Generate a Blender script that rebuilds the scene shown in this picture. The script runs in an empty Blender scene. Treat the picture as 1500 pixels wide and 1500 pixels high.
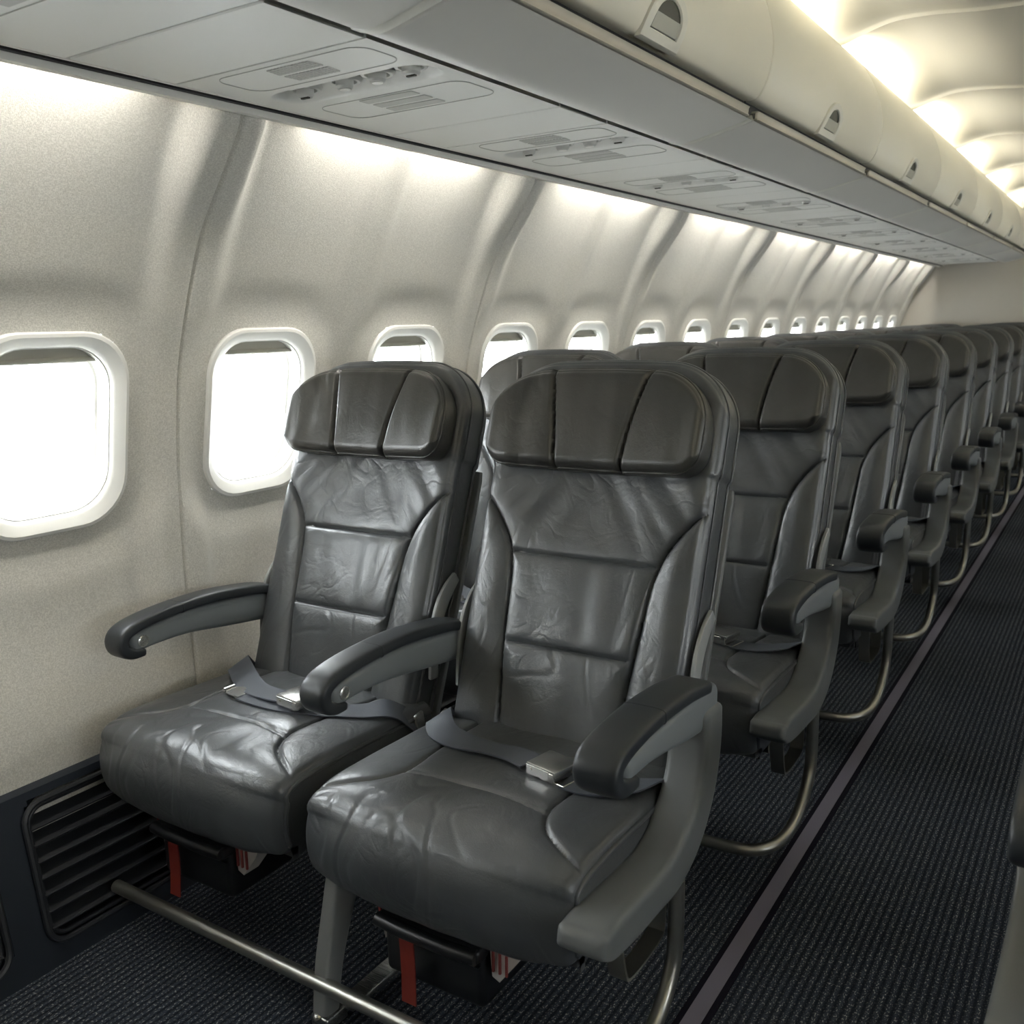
import bpy, bmesh, math, random
from mathutils import Vector, Matrix, noise

random.seed(7)
SC = bpy.context.scene
COL = SC.collection
PI = math.pi
H = 1.14                       # eye height of the photographer

# ------------------------------------------------------------------ helpers
def lerp(a, b, t): return a + (b - a) * t
def sstep(a, b, x):
    t = max(0.0, min(1.0, (x - a) / (b - a)))
    return t * t * (3 - 2 * t)

def cr(pts, n):
    """Catmull-Rom resample of a list of equal-length tuples."""
    out = []
    m = len(pts)
    for i in range(m - 1):
        p0 = pts[max(i - 1, 0)]; p1 = pts[i]; p2 = pts[i + 1]; p3 = pts[min(i + 2, m - 1)]
        for k in range(n):
            t = k / n
            out.append(tuple(0.5 * (2 * b + (c - a) * t + (2 * a - 5 * b + 4 * c - d) * t * t
                                    + (3 * b - a - 3 * c + d) * t ** 3)
                             for a, b, c, d in zip(p0, p1, p2, p3)))
    out.append(tuple(pts[-1]))
    return out

def table(pts, n=8):
    t = cr(pts, n)
    def f(x):
        if x <= t[0][0]: return t[0][1]
        for a, b in zip(t, t[1:]):
            if x <= b[0]:
                return lerp(a[1], b[1], (x - a[0]) / max(1e-9, b[0] - a[0]))
        return t[-1][1]
    return f

class MB:
    """Collects shapes and links them as ONE mesh object."""
    def __init__(self): self.v = []; self.f = []
    def add(self, vs, fs):
        o = len(self.v)
        self.v += [tuple(p) for p in vs]
        self.f += [tuple(i + o for i in f) for f in fs]
        return o
    def box(self, x0, x1, y0, y1, z0, z1):
        self.add([(x0, y0, z0), (x1, y0, z0), (x1, y1, z0), (x0, y1, z0),
                  (x0, y0, z1), (x1, y0, z1), (x1, y1, z1), (x0, y1, z1)],
                 [(0, 3, 2, 1), (4, 5, 6, 7), (0, 1, 5, 4), (1, 2, 6, 5), (2, 3, 7, 6), (3, 0, 4, 7)])
    def bevel_box(self, c, half, r, rot=None, seg=3):
        bm = bmesh.new()
        bmesh.ops.create_cube(bm, size=2)
        for v in bm.verts: v.co = Vector((v.co.x * half[0], v.co.y * half[1], v.co.z * half[2]))
        bmesh.ops.bevel(bm, geom=list(bm.edges), offset=r, segments=seg, profile=0.5, affect='EDGES')
        self.bm(bm, c, rot)
    def bm(self, bm, c=(0, 0, 0), rot=None):
        bm.verts.index_update()
        M = Matrix.Translation(c)
        if rot is not None: M = M @ rot.to_4x4()
        self.add([M @ v.co for v in bm.verts], [[v.index for v in f.verts] for f in bm.faces])
        bm.free()
    def rings(self, rings, closed=True, cap0=True, cap1=True):
        n = len(rings[0]); o = len(self.v)
        for r in rings: self.v += [tuple(p) for p in r]
        for i in range(len(rings) - 1):
            for j in range(n if closed else n - 1):
                k = (j + 1) % n
                self.f.append((o + i * n + j, o + i * n + k, o + (i + 1) * n + k, o + (i + 1) * n + j))
        if cap0: self.f.append(tuple(o + j for j in reversed(range(n))))
        if cap1: self.f.append(tuple(o + (len(rings) - 1) * n + j for j in range(n)))
    def tube(self, pts, r, n=10, cyclic=False, cap=True, flat=None):
        """round (or flat, flat=(hw,hh) with up hint z) tube along 3D points"""
        P = [Vector(p) for p in pts]
        rings = []; N = None
        for i, p in enumerate(P):
            if cyclic: t = P[(i + 1) % len(P)] - P[i - 1]
            else: t = P[min(i + 1, len(P) - 1)] - P[max(i - 1, 0)]
            t.normalize()
            if N is None:
                N = Vector((0, 0, 1)) if abs(t.z) < 0.9 else Vector((1, 0, 0))
            N = (N - t * N.dot(t)).normalized()
            B = t.cross(N)
            rr = r[i] if isinstance(r, (list, tuple)) else r
            rings.append([p + N * (math.cos(2 * PI * k / n) * rr) + B * (math.sin(2 * PI * k / n) * rr) for k in range(n)])
        if cyclic: rings.append(rings[0])
        self.rings(rings, True, cap and not cyclic, cap and not cyclic)
    def sweep_yz(self, pts, xc, hw, e=4.0, n=24, res=5, cap=0.012, hwf=None):
        """superellipse section swept along a path in the y-z plane; pts = (y, z, half thickness)"""
        P = cr(pts, res)
        L = len(P); rings = []
        def sect(i, kx, kz, back):
            a = P[max(i - 1, 0)]; b = P[min(i + 1, L - 1)]
            ty, tz = b[0] - a[0], b[1] - a[1]
            l = math.hypot(ty, tz) or 1; ty /= l; tz /= l
            y, z, hh = P[i]; y += ty * back; z += tz * back
            w = hw if hwf is None else hwf(i / (L - 1))
            ring = []
            for k in range(n):
                th = 2 * PI * k / n
                c, s = math.cos(th), math.sin(th)
                u = math.copysign(abs(c) ** (2 / e), c) * max(1e-4, w - kx)
                q = math.copysign(abs(s) ** (2 / e), s) * max(1e-4, hh - kz)
                ring.append((xc + u, y - tz * q, z + ty * q))
            return ring
        for k in (0.0, 0.25, 0.6, 0.85):
            a = k * PI / 2; d = cap * (1 - math.sin(a))
            rings.append(sect(0, d, d, -cap * math.cos(a)))
        for i in range(L): rings.append(sect(i, 0, 0, 0))
        for k in (0.85, 0.6, 0.25, 0.0):
            a = k * PI / 2; d = cap * (1 - math.sin(a))
            rings.append(sect(L - 1, d, d, cap * math.cos(a)))
        self.rings(rings)
    def lathe(self, prof, c, axis, n=24):
        """prof = (radius, height along axis)"""
        ax = Vector(axis).normalized()
        u = ax.orthogonal().normalized(); w = ax.cross(u)
        c = Vector(c)
        self.rings([[c + ax * h + (u * math.cos(2 * PI * k / n) + w * math.sin(2 * PI * k / n)) * r for k in range(n)] for r, h in prof])
    def build(self, name, mat, parent=None, off=(0, 0, 0), smooth=True, ang=40):
        me = bpy.data.meshes.new(name)
        ox, oy, oz = off
        me.from_pydata([(x - ox, y - oy, z - oz) for x, y, z in self.v], [], self.f)
        bm = bmesh.new(); bm.from_mesh(me)
        bmesh.ops.recalc_face_normals(bm, faces=bm.faces)
        bm.to_mesh(me); bm.free()
        if smooth:
            for p in me.polygons: p.use_smooth = True
            me.set_sharp_from_angle(angle=math.radians(ang))
        me.materials.append(mat)
        o = bpy.data.objects.new(name, me); COL.objects.link(o)
        if parent is not None: o.parent = parent
        return o

def empty(name, loc=(0, 0, 0)):
    o = bpy.data.objects.new(name, None); COL.objects.link(o)
    o.location = loc; o.empty_display_size = 0.05
    return o
def tag(o, label, cat=None, group=None, kind=None):
    o['label'] = label
    if cat: o['category'] = cat
    if group: o['group'] = group
    if kind: o['kind'] = kind
    return o
def struct(o, label, cat):
    return tag(o, label, cat, kind='structure')
def copy_tree(o, parent=None):
    c = o.copy(); COL.objects.link(c)
    if parent is not None: c.parent = parent
    for ch in list(o.children): copy_tree(ch, c)
    return c

# ------------------------------------------------------------------ materials
def mat(name, color, rough=0.5, metal=0.0, spec=0.5, emis=None):
    m = bpy.data.materials.new(name); m.use_nodes = True
    b = m.node_tree.nodes['Principled BSDF']
    b.inputs['Base Color'].default_value = (*color, 1)
    b.inputs['Roughness'].default_value = rough
    b.inputs['Metallic'].default_value = metal
    b.inputs['Specular IOR Level'].default_value = spec
    return m
def nodes(m):
    nt = m.node_tree
    return nt, nt.nodes['Principled BSDF'], lambda t, **k: _new(nt, t, k)
def _new(nt, t, k):
    n = nt.nodes.new(t)
    for a, v in k.items(): setattr(n, a, v)
    return n
def coords(nt, scale=(1, 1, 1), out='Object'):
    tc = nt.nodes.new('ShaderNodeTexCoord'); mp = nt.nodes.new('ShaderNodeMapping')
    mp.inputs['Scale'].default_value = scale
    nt.links.new(tc.outputs[out], mp.inputs['Vector'])
    return mp.outputs['Vector']
def noise_node(nt, vec, scale, detail=2, rough=0.5, dist=0.0):
    n = nt.nodes.new('ShaderNodeTexNoise')
    n.inputs['Scale'].default_value = scale; n.inputs['Detail'].default_value = detail
    n.inputs['Roughness'].default_value = rough; n.inputs['Distortion'].default_value = dist
    nt.links.new(vec, n.inputs['Vector'])
    return n.outputs['Fac']
def ramp(nt, fac, stops):
    r = nt.nodes.new('ShaderNodeValToRGB')
    el = r.color_ramp.elements
    while len(el) < len(stops): el.new(0.5)
    for e, (p, c) in zip(el, stops):
        e.position = p; e.color = (*c, 1) if len(c) == 3 else c
    nt.links.new(fac, r.inputs['Fac'])
    return r.outputs['Color']
def bump(nt, height, strength, dist, prev=None):
    b = nt.nodes.new('ShaderNodeBump')
    b.inputs['Strength'].default_value = strength; b.inputs['Distance'].default_value = dist
    nt.links.new(height, b.inputs['Height'])
    if prev is not None: nt.links.new(prev, b.inputs['Normal'])
    return b.outputs['Normal']
def mathn(nt, op, a, b=None, c=None):
    n = nt.nodes.new('ShaderNodeMath'); n.operation = op
    for i, x in enumerate((a, b, c)):
        if x is None: continue
        if isinstance(x, (int, float)): n.inputs[i].default_value = x
        else: nt.links.new(x, n.inputs[i])
    return n.outputs[0]

def leather_mat(name, c0, c1, r0, r1, wr=0.2):
    m = mat(name, c0, 0.4); nt, b, N = nodes(m)
    v = coords(nt)
    f = noise_node(nt, v, 7, 4, 0.6, 0.4)
    nt.links.new(ramp(nt, f, [(0.3, c0), (0.7, c1)]), b.inputs['Base Color'])
    g = noise_node(nt, v, 16, 3, 0.6, 0.3)
    rr = ramp(nt, g, [(0.3, (r0,) * 3), (0.7, (r1,) * 3)])
    nt.links.new(rr, b.inputs['Roughness'])
    w1 = noise_node(nt, v, 30, 4, 0.62, 1.2)
    n0 = bump(nt, w1, 0.16, 0.004)
    wn = noise_node(nt, v, 13, 2, 0.45, 1.6)
    ab = mathn(nt, 'ABSOLUTE', mathn(nt, 'SUBTRACT', wn, 0.5))
    vl = mathn(nt, 'SMOOTH_MIN', mathn(nt, 'MULTIPLY', ab, 9.0), 1.0, 0.3)
    mk = ramp(nt, noise_node(nt, v, 5.5, 2, 0.5), [(0.46, (0,) * 3), (0.66, (1,) * 3)])
    ht = mathn(nt, 'MULTIPLY', mathn(nt, 'SUBTRACT', vl, 1.0), mk)
    n1 = bump(nt, ht, wr, 0.0035, n0)
    vo = N('ShaderNodeTexVoronoi'); vo.inputs['Scale'].default_value = 420
    nt.links.new(v, vo.inputs['Vector'])
    n2 = bump(nt, vo.outputs['Distance'], 0.10, 0.0012, n1)
    nt.links.new(n2, b.inputs['Normal'])
    b.inputs['Specular IOR Level'].default_value = 0.75
    return m

M = {}
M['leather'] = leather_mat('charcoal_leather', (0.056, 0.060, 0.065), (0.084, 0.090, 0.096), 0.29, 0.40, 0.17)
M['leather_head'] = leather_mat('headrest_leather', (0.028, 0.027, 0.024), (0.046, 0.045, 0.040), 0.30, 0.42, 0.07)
M['arm_pad'] = mat('arm_pad_vinyl', (0.028, 0.032, 0.036), 0.40)
M['arm_grey'] = mat('armrest_grey_plastic', (0.18, 0.195, 0.205), 0.42)
M['frame_grey'] = mat('side_frame_plastic', (0.135, 0.143, 0.145), 0.40)
M['shell'] = mat('seat_shell_plastic', (0.12, 0.125, 0.125), 0.45)
M['light_grey'] = mat('bracket_plastic', (0.30, 0.31, 0.305), 0.4)
M['dark_plastic'] = mat('dark_plastic', (0.012, 0.013, 0.015), 0.35)
M['black'] = mat('gap_black', (0.006, 0.006, 0.007), 0.6)  # plain black backing that paints open gaps dark
M['metal'] = mat('satin_aluminium', (0.56, 0.56, 0.54), 0.30, 1.0)
M['leg_metal'] = mat('leg_metal', (0.42, 0.43, 0.42), 0.42, 0.6)
M['bronze'] = mat('loop_metal', (0.44, 0.435, 0.40), 0.32, 0.9)
M['buckle'] = mat('buckle_metal', (0.72, 0.71, 0.68), 0.26, 1.0)
M['strap'] = mat('belt_webbing', (0.085, 0.095, 0.115), 0.55)
M['red'] = mat('red_strap', (0.16, 0.016, 0.009), 0.55)
M['white_bag'] = mat('vest_bag', (0.62, 0.58, 0.55), 0.5)
M['dado'] = mat('dado_navy', (0.016, 0.021, 0.030), 0.45)
M['slat'] = mat('vent_slat', (0.020, 0.022, 0.026), 0.45)
M['bin_door'] = mat('bin_door_cream', (0.70, 0.675, 0.58), 0.42)
M['bin_body'] = mat('bin_body_grey', (0.62, 0.61, 0.57), 0.45)
M['lip'] = mat('bin_lip_beige', (0.37, 0.35, 0.30), 0.45)
M['latch'] = mat('latch_bezel', (0.66, 0.65, 0.58), 0.4)
M['latch_dark'] = mat('latch_recess', (0.05, 0.05, 0.035), 0.5)
M['latch_pad'] = mat('latch_paddle', (0.36, 0.36, 0.31), 0.35)
M['psu'] = mat('service_panel_white', (0.78, 0.78, 0.745), 0.42)
M['psu_dark'] = mat('service_panel_seam', (0.46, 0.46, 0.43), 0.6)
M['grille'] = mat('speaker_grille', (0.52, 0.52, 0.49), 0.6)
M['nozzle'] = mat('air_nozzle_plastic', (0.56, 0.56, 0.53), 0.35)
M['ceiling'] = mat('ceiling_panel', (0.72, 0.69, 0.59), 0.55)
M['win_frame'] = mat('window_bezel', (0.80, 0.79, 0.75), 0.35)
M['shade'] = mat('window_shade', (0.42, 0.41, 0.35), 0.5)
M['rail'] = mat('valance_rail', (0.82, 0.80, 0.74), 0.5)
M['bulkhead'] = mat('bulkhead_laminate', (0.52, 0.49, 0.43), 0.6)
M['front'] = mat('front_bulkhead', (0.16, 0.16, 0.16), 0.7)  # unseen wall, tone darkened to cut fill light from behind the camera
M['print'] = mat('bag_print', (0.30, 0.06, 0.055), 0.6)
M['track'] = mat('aisle_strip', (0.17, 0.155, 0.20), 0.6)
M['track_edge'] = mat('aisle_strip_edge', (0.010, 0.009, 0.015), 0.9, spec=0.1)

# webbing ribs
nt, b, N = nodes(M['strap'])
f = noise_node(nt, coords(nt, (1, 1, 1)), 900, 1)
nt.links.new(bump(nt, f, 0.3, 0.001), b.inputs['Normal'])

# brushed legs
nt, b, N = nodes(M['metal'])
f = noise_node(nt, coords(nt, (4, 300, 300)), 4, 2)
nt.links.new(ramp(nt, f, [(0.3, (0.24,) * 3), (0.7, (0.38,) * 3)]), b.inputs['Roughness'])

# sidewall: woven vinyl
M['wall'] = mat('sidewall_vinyl', (0.58, 0.56, 0.51), 0.62)
nt, b, N = nodes(M['wall'])
v = coords(nt)
a1 = noise_node(nt, coords(nt, (1, 0.35, 1)), 600, 2)
a2 = noise_node(nt, coords(nt, (1, 1, 0.35)), 600, 2)
mx = mathn(nt, 'MAXIMUM', a1, a2)
nt.links.new(ramp(nt, mx, [(0.46, (0.53, 0.512, 0.462)), (0.66, (0.70, 0.68, 0.62))]), b.inputs['Base Color'])
nt.links.new(bump(nt, mx, 0.35, 0.002), b.inputs['Normal'])

# carpet: ribbed loop pile with pale flecks
M['carpet'] = mat('ribbed_carpet', (0.015, 0.017, 0.024), 0.9, spec=0.15)
nt, b, N = nodes(M['carpet'])
v = coords(nt)
sp = N('ShaderNodeSeparateXYZ'); nt.links.new(v, sp.inputs[0])
ph = mathn(nt, 'MULTIPLY', sp.outputs['X'], 2 * PI / 0.0142)
wv = mathn(nt, 'MULTIPLY_ADD', mathn(nt, 'SINE', ph), 0.46, 0.54)
tuft = noise_node(nt, coords(nt, (1, 0.75, 1)), 240, 2, 0.6)
fl = noise_node(nt, coords(nt, (1, 0.5, 1)), 390, 1, 0.5)
big = noise_node(nt, v, 3.0, 3)
rib = mathn(nt, 'MULTIPLY', wv, tuft)
c0 = ramp(nt, rib, [(0.05, (0.014, 0.017, 0.024)), (0.65, (0.058, 0.070, 0.092))])
flk = mathn(nt, 'MULTIPLY', ramp(nt, fl, [(0.58, (0,) * 3), (0.66, (1,) * 3)]), wv)
mixn = N('ShaderNodeMix', data_type='RGBA')
nt.links.new(flk, mixn.inputs[0]); nt.links.new(c0, mixn.inputs[6]); mixn.inputs[7].default_value = (0.34, 0.34, 0.33, 1)
nt.links.new(mixn.outputs[2], b.inputs['Base Color'])
nt.links.new(bump(nt, rib, 0.8, 0.004), b.inputs['Normal'])

# window pane: clear acrylic
g = bpy.data.materials.new('acrylic_pane'); g.use_nodes = True
nt = g.node_tree; nt.nodes.clear()
out = nt.nodes.new('ShaderNodeOutputMaterial'); mixs = nt.nodes.new('ShaderNodeMixShader')
tr = nt.nodes.new('ShaderNodeBsdfTransparent'); gl = nt.nodes.new('ShaderNodeBsdfGlossy')
gl.inputs['Roughness'].default_value = 0.03
tr.inputs['Color'].default_value = (0.96, 0.97, 0.97, 1)
lw_ = nt.nodes.new('ShaderNodeLayerWeight'); lw_.inputs['Blend'].default_value = 0.5
lw = nt.nodes.new('ShaderNodeMath'); lw.operation = 'POWER'; lw.inputs[1].default_value = 4.0
lw2 = nt.nodes.new('ShaderNodeMath'); lw2.operation = 'MULTIPLY_ADD'; lw2.inputs[1].default_value = 0.5; lw2.inputs[2].default_value = 0.03
nt.links.new(lw_.outputs['Facing'], lw.inputs[0]); nt.links.new(lw.outputs[0], lw2.inputs[0]); lw = lw2
nt.links.new(lw.outputs[0], mixs.inputs[0]); nt.links.new(tr.outputs[0], mixs.inputs[1]); nt.links.new(gl.outputs[0], mixs.inputs[2])
nt.links.new(mixs.outputs[0], out.inputs[0])
M['pane'] = g

# ------------------------------------------------------------------ the cabin shell
Y0, Y1 = -1.80, 8.47            # cabin ends
SEAM0, PITCHP = 1.26, 1.012     # sidewall panel seams
WIN0, WSP = 0.99, 0.506         # windows
prof = table([(0.20, 1.632), (0.30, 1.645), (0.412, 1.651), (0.596, 1.659), (0.731, 1.656), (0.849, 1.648), (0.935, 1.640), (1.047, 1.622),
              (1.129, 1.600), (1.259, 1.550), (1.345, 1.505), (1.437, 1.436), (1.505, 1.387), (1.535, 1.376), (1.56, 1.374), (1.62, 1.374)])
def wall_x(z): return -prof(z)
WIN_Z = 0.966
WTILT = math.atan(0.20)        # lean of the wall at window height
WX = -1.650
def field_x(z):
    """recessed field of a panel: below the windows parallel to the ribs, above them a long hollow curve up to the lamp slot"""
    lo = wall_x(z) - 0.030
    d = max(0.02, 1.578 - z)
    hi = -1.360 - 0.020 - 0.441 * d ** 0.75
    return lerp(lo, hi, sstep(0.90, 1.08, z))
def rr_dist(y, z, hy, hz, r):
    a, b = abs(y) - hy + r, abs(z) - hz + r
    return math.hypot(max(a, 0), max(b, 0)) + min(max(a, b), 0) - r
def wall_relief(y, z):
    """sculpted sidewall panel: flat flanges at the seams, recessed field, faint swell between the windows"""
    u = ((y - SEAM0) / PITCHP) % 1.0
    d = min(u, 1 - u) * PITCHP
    fade = sstep(0.36, 0.62, z)
    r = (field_x(z) - wall_x(z)) * sstep(0.048, 0.105, d) * fade
    r += 0.013 * math.exp(-(((u - 0.5) * PITCHP) / 0.055) ** 4) * fade
    r -= 0.007 * math.exp(-(d / 0.0035) ** 2)
    return r
def rrect(hy, hz, r, n=8):
    pts = []
    for cy, cz, a0 in ((hy - r, hz - r, 0), (-hy + r, hz - r, PI / 2), (-hy + r, -hz + r, PI), (hy - r, -hz + r, 1.5 * PI)):
        for k in range(n + 1):
            a = a0 + PI / 2 * k / n
            pts.append((cy + r * math.cos(a), cz + r * math.sin(a)))
    return pts
def in_rr(y, z, hy, hz, r):
    y, z = abs(y), abs(z)
    if y > hy or z > hz: return False
    if y > hy - r and z > hz - r: return (y - hy + r) ** 2 + (z - hz + r) ** 2 <= r * r
    return True
WIN_Y = [WIN0 + WSP * i for i in range(-2, 15)]

def make_wall():
    ys = set()
    n = int((Y1 - Y0) / 0.0125)
    for i in range(n + 1): ys.add(round(Y0 + (Y1 - Y0) * i / n, 4))
    k = -4
    while SEAM0 + PITCHP * k < Y1 + .01:
        s = SEAM0 + PITCHP * k
        ys = {y for y in ys if abs(y - s) > 0.009}
        for d in (-.008, -.005, -.0025, 0, .0025, .005, .008):
            if Y0 <= s + d <= Y1: ys.add(round(s + d, 4))
        k += 1
    ys = sorted(ys)
    zs = [0.20 + (1.62 - 0.20) * j / 96 for j in range(97)]
    m = MB()
    V = []
    for y in ys:
        wy = min(WIN_Y, key=lambda w: abs(w - y))
        for z in zs:
            x = wall_x(z) + wall_relief(y, z)
            w = 1 - sstep(0.010, 0.10, rr_dist(y - wy, z - WIN_Z, 0.1585, 0.1905, 0.096))
            if w > 0: x = lerp(x, WX + (z - WIN_Z) * math.tan(WTILT), w)
            V.append((x, y, z))
    F = []; nz = len(zs)
    for i in range(len(ys) - 1):
        yc = (ys[i] + ys[i + 1]) / 2
        wy = min(WIN_Y, key=lambda w: abs(w - yc))
        for j in range(nz - 1):
            zc = (zs[j] + zs[j + 1]) / 2
            if in_rr(yc - wy, zc - WIN_Z, 0.148, 0.180, 0.085): continue
            F.append((i * nz + j, i * nz + j + 1, (i + 1) * nz + j + 1, (i + 1) * nz + j))
    m.add(V, F)
    return m.build('wall_left', M['wall'])
wl = make_wall()
struct(wl, 'woven grey beige curved cabin sidewall with ribbed panel seams, along the window seats', 'wall')
wr = wl.copy(); wr.name = 'wall_right'; COL.objects.link(wr); wr.scale = (-1, 1, 1)
struct(wr, 'opposite curved cabin sidewall beyond the aisle, outside the picture', 'wall')

# windows --------------------------------------------------------------
def make_window():
    """local: x into cabin, y along, z up; origin in the centre of the wall plane"""
    root = empty('window_1')
    fr = MB()
    prof_ = [(0.1585, 0.1905, 0.096, -0.012), (0.1585, 0.1905, 0.096, 0.004), (0.156, 0.188, 0.095, 0.008), (0.150, 0.182, 0.092, 0.009),
             (0.134, 0.166, 0.084, -0.002), (0.1285, 0.1605, 0.082, -0.008), (0.1275, 0.1595, 0.081, -0.0115), (0.1255, 0.1575, 0.080, -0.0115),
             (0.1235, 0.1555, 0.079, -0.045), (0.119, 0.151, 0.075, -0.047), (0.117, 0.149, 0.074, -0.075),
             (0.104, 0.136, 0.070, -0.083), (0.100, 0.132, 0.068, -0.14)]
    fr.rings([[(d, y, z) for y, z in rrect(hy, hz, r)] for hy, hz, r, d in prof_], True, False, False)
    fr.build('window_frame', M['win_frame'], root, ang=35)
    p = MB(); p.rings([[(d, y, z) for y, z in rrect(0.119, 0.151, 0.075)] for d in (-0.062, -0.058)])
    p.build('window_pane', M['pane'], root)
    s = MB()   # shade: pulled down a hand's breadth, with a grip lip along the lower edge
    rows = []
    for z, d in ((0.168, -0.030), (0.160, -0.030), (0.150, -0.027), (0.137, -0.030), (0.1345, -0.025), (0.131, -0.022), (0.128, -0.024), (0.1275, -0.034), (0.168, -0.038)):
        rows.append([(d, y, z) for y in [-0.128 + 0.256 * k / 16 for k in range(17)]])
    s.rings(rows, False, False, False)
    s.build('window_shade', M['shade'], root, ang=50)
    return root
win_proto = None
wcount = 0
for side in (1, -1):
    for i in range(-2, 15):
        if win_proto is None: w = win_proto = make_window()
        else: w = copy_tree(win_proto)
        wcount += 1
        w.location = (side * WX, WIN0 + WSP * i, WIN_Z)
        w.scale = (side, 1, 1)
        w.rotation_euler = (0, side * WTILT, 0)
        w.name = 'window_%d' % wcount
        if side == 1 and i >= 0:
            ords = ['first', 'second', 'third', 'fourth', 'fifth', 'sixth', 'seventh', 'eighth', 'ninth', 'tenth', 'eleventh', 'twelfth', 'thirteenth', 'fourteenth', 'last']
            lab = {0: 'nearest cabin window, cut by the photo edge, shade slightly lowered, bright daylight',
                   1: 'cabin window beside the front row window seat, partly hidden by its headrest'}.get(i, '%s cabin window counting back from the photo edge, bright daylight outside' % ords[i])
        elif side == 1: lab = 'cabin window ahead of the front row, outside the picture'
        else: lab = 'cabin window on the opposite side, outside the picture'
        struct(w, lab, 'window')

# dado with louvred vents ----------------------------------------------
def dado_x(z): return lerp(-1.575, -1.628, z / 0.33)
dado = empty('baseboard_left', (0, 0, 0))
struct(dado, 'dark navy dado panel with louvred air vents along the carpet', 'dado')
VENTS = [(0.325 + 0.508 * i + 0.0, 0.325 + 0.508 * i + 0.43) for i in range(-4, 16)]
def make_dado():
    m = MB()
    ys = [Y0 + (Y1 - Y0) * i / 400 for i in range(401)]
    zs = [0, .04, .05, .06, .08, .10, .12, .14, .16, .18, .2, .22, .24, .26, .28, .295, .305, .315, .33]
    V = []; F = []
    for v0, v1 in VENTS:
        ys += [v0, v0 + .004, v0 + .03, v1 - .03, v1 - .004, v1]
    ys = sorted(set(round(y, 4) for y in ys))
    for y in ys:
        for z in zs:
            x = dado_x(z)
            for v0, v1 in VENTS:
                yc, hy = (v0 + v1) / 2, (v1 - v0) / 2
                if in_rr(y - yc, z - 0.175, hy, 0.132, 0.035): x -= 0.045
            V.append((x, y, z))
    nz = len(zs)
    for i in range(len(ys) - 1):
        for j in range(nz - 1): F.append((i * nz + j, i * nz + j + 1, (i + 1) * nz + j + 1, (i + 1) * nz + j))
    m.add(V, F)
    n = len(ys)
    m.add([(dado_x(.33), Y0, .33), (dado_x(.33), Y1, .33), (-1.70, Y1, .345), (-1.70, Y0, .345)], [(0, 1, 2, 3)])
    return m.build('dado_panel', M['dado'], dado)
make_dado()
def make_vent():
    root = MB()
    # rounded rim
    pts = [(0.006, y, z) for y, z in rrect(0.218, 0.134, 0.037)]
    root.tube(pts, 0.006, 8, cyclic=True)
    pts = [(-0.004, y, z) for y, z in rrect(0.208, 0.124, 0.032)]
    root.tube(pts, 0.005, 8, cyclic=True)
    for k in range(7):
        z = -0.112 + 0.224 * (k + 0.5) / 7
        sec = [(0.002, z - 0.012), (0.004, z - 0.009), (-0.030, z + 0.014), (-0.033, z + 0.011)]
        root.rings([[(x, y, zz) for x, zz in sec] for y in (-0.207, 0.207)])
    return root
vt = None
for v0, v1 in VENTS:
    if v1 < 0.3 or v0 > 8.0: continue
    if vt is None: o = vt = make_vent().build('vent_grille', M['slat'], dado, ang=30)
    else:
        o = vt.copy(); COL.objects.link(o); o.parent = dado
    o.location = (dado_x(0.175), (v0 + v1) / 2, 0.175)
    o.rotation_euler = (0, math.atan2(dado_x(.33) - dado_x(0), .33), 0)
db = dado.copy(); COL.objects.link(db); db.name = 'baseboard_right'; db.scale = (-1, 1, 1)
c = dado.children[0].copy(); COL.objects.link(c); c.parent = db
struct(db, 'dark dado panel of the opposite sidewall, outside the picture', 'dado')

# floor ----------------------------------------------------------------
m = MB(); m.box(-1.70, 1.70, Y0, Y1, -0.04, 0.0)
struct(m.build('floor', M['carpet'], smooth=False), 'dark navy ribbed carpet with pale flecks in the aisle and under the seats', 'floor')
tr_ = MB(); tr_.box(-0.536, -0.506, Y0, Y1, 0.0, 0.004)
t1 = tr_.build('trim_1', M['track'], smooth=False)
struct(t1, 'purple grey strip running along the aisle carpet beside the seats', 'trim')
te = MB()
for x0, x1 in ((-0.547, -0.536), (-0.506, -0.495)): te.box(x0, x1, Y0, Y1, 0.0, 0.003)
te.build('strip_edge', M['track_edge'], t1, smooth=False)

# bulkheads -------------------------------------------------------------
m = MB(); m.box(-1.72, 1.72, Y1, Y1 + 0.04, 0, 2.0)
struct(m.build('wall_back', M['bulkhead'], smooth=False), 'plain beige bulkhead closing the far end of the cabin', 'wall')
m = MB(); m.box(-1.72, 1.72, Y0 - 0.04, Y0, 0, 2.0)
struct(m.build('wall_front', M['front'], smooth=False), 'grey bulkhead behind the photographer, outside the picture', 'wall')

# soffit over the seats: black gap, rail, service panel strip -------------
ZS = 1.534
m = MB(); m.box(-1.368, -1.353, Y0, Y1, ZS - 0.010, ZS + 0.014)
rail = m.build('trim_2', M['rail'], smooth=False)
struct(rail, 'cream valance rail along the top of the sidewall below the black gap', 'trim')
m = MB(); m.box(-1.353, -1.322, Y0, Y1, ZS + 0.012, ZS + 0.03); m.box(-0.915, -0.88, Y0, Y1, ZS + 0.006, ZS + 0.03)
m.box(-1.349, -1.34, Y0, Y1, ZS + 0.0, ZS + 0.26); m.box(-1.36, -0.88, Y0, Y1, ZS + 0.03, ZS + 0.05)
struct(m.build('trim_3', M['black'], smooth=False), 'black recessed gap lines on both sides of the service panels', 'trim')

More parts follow.
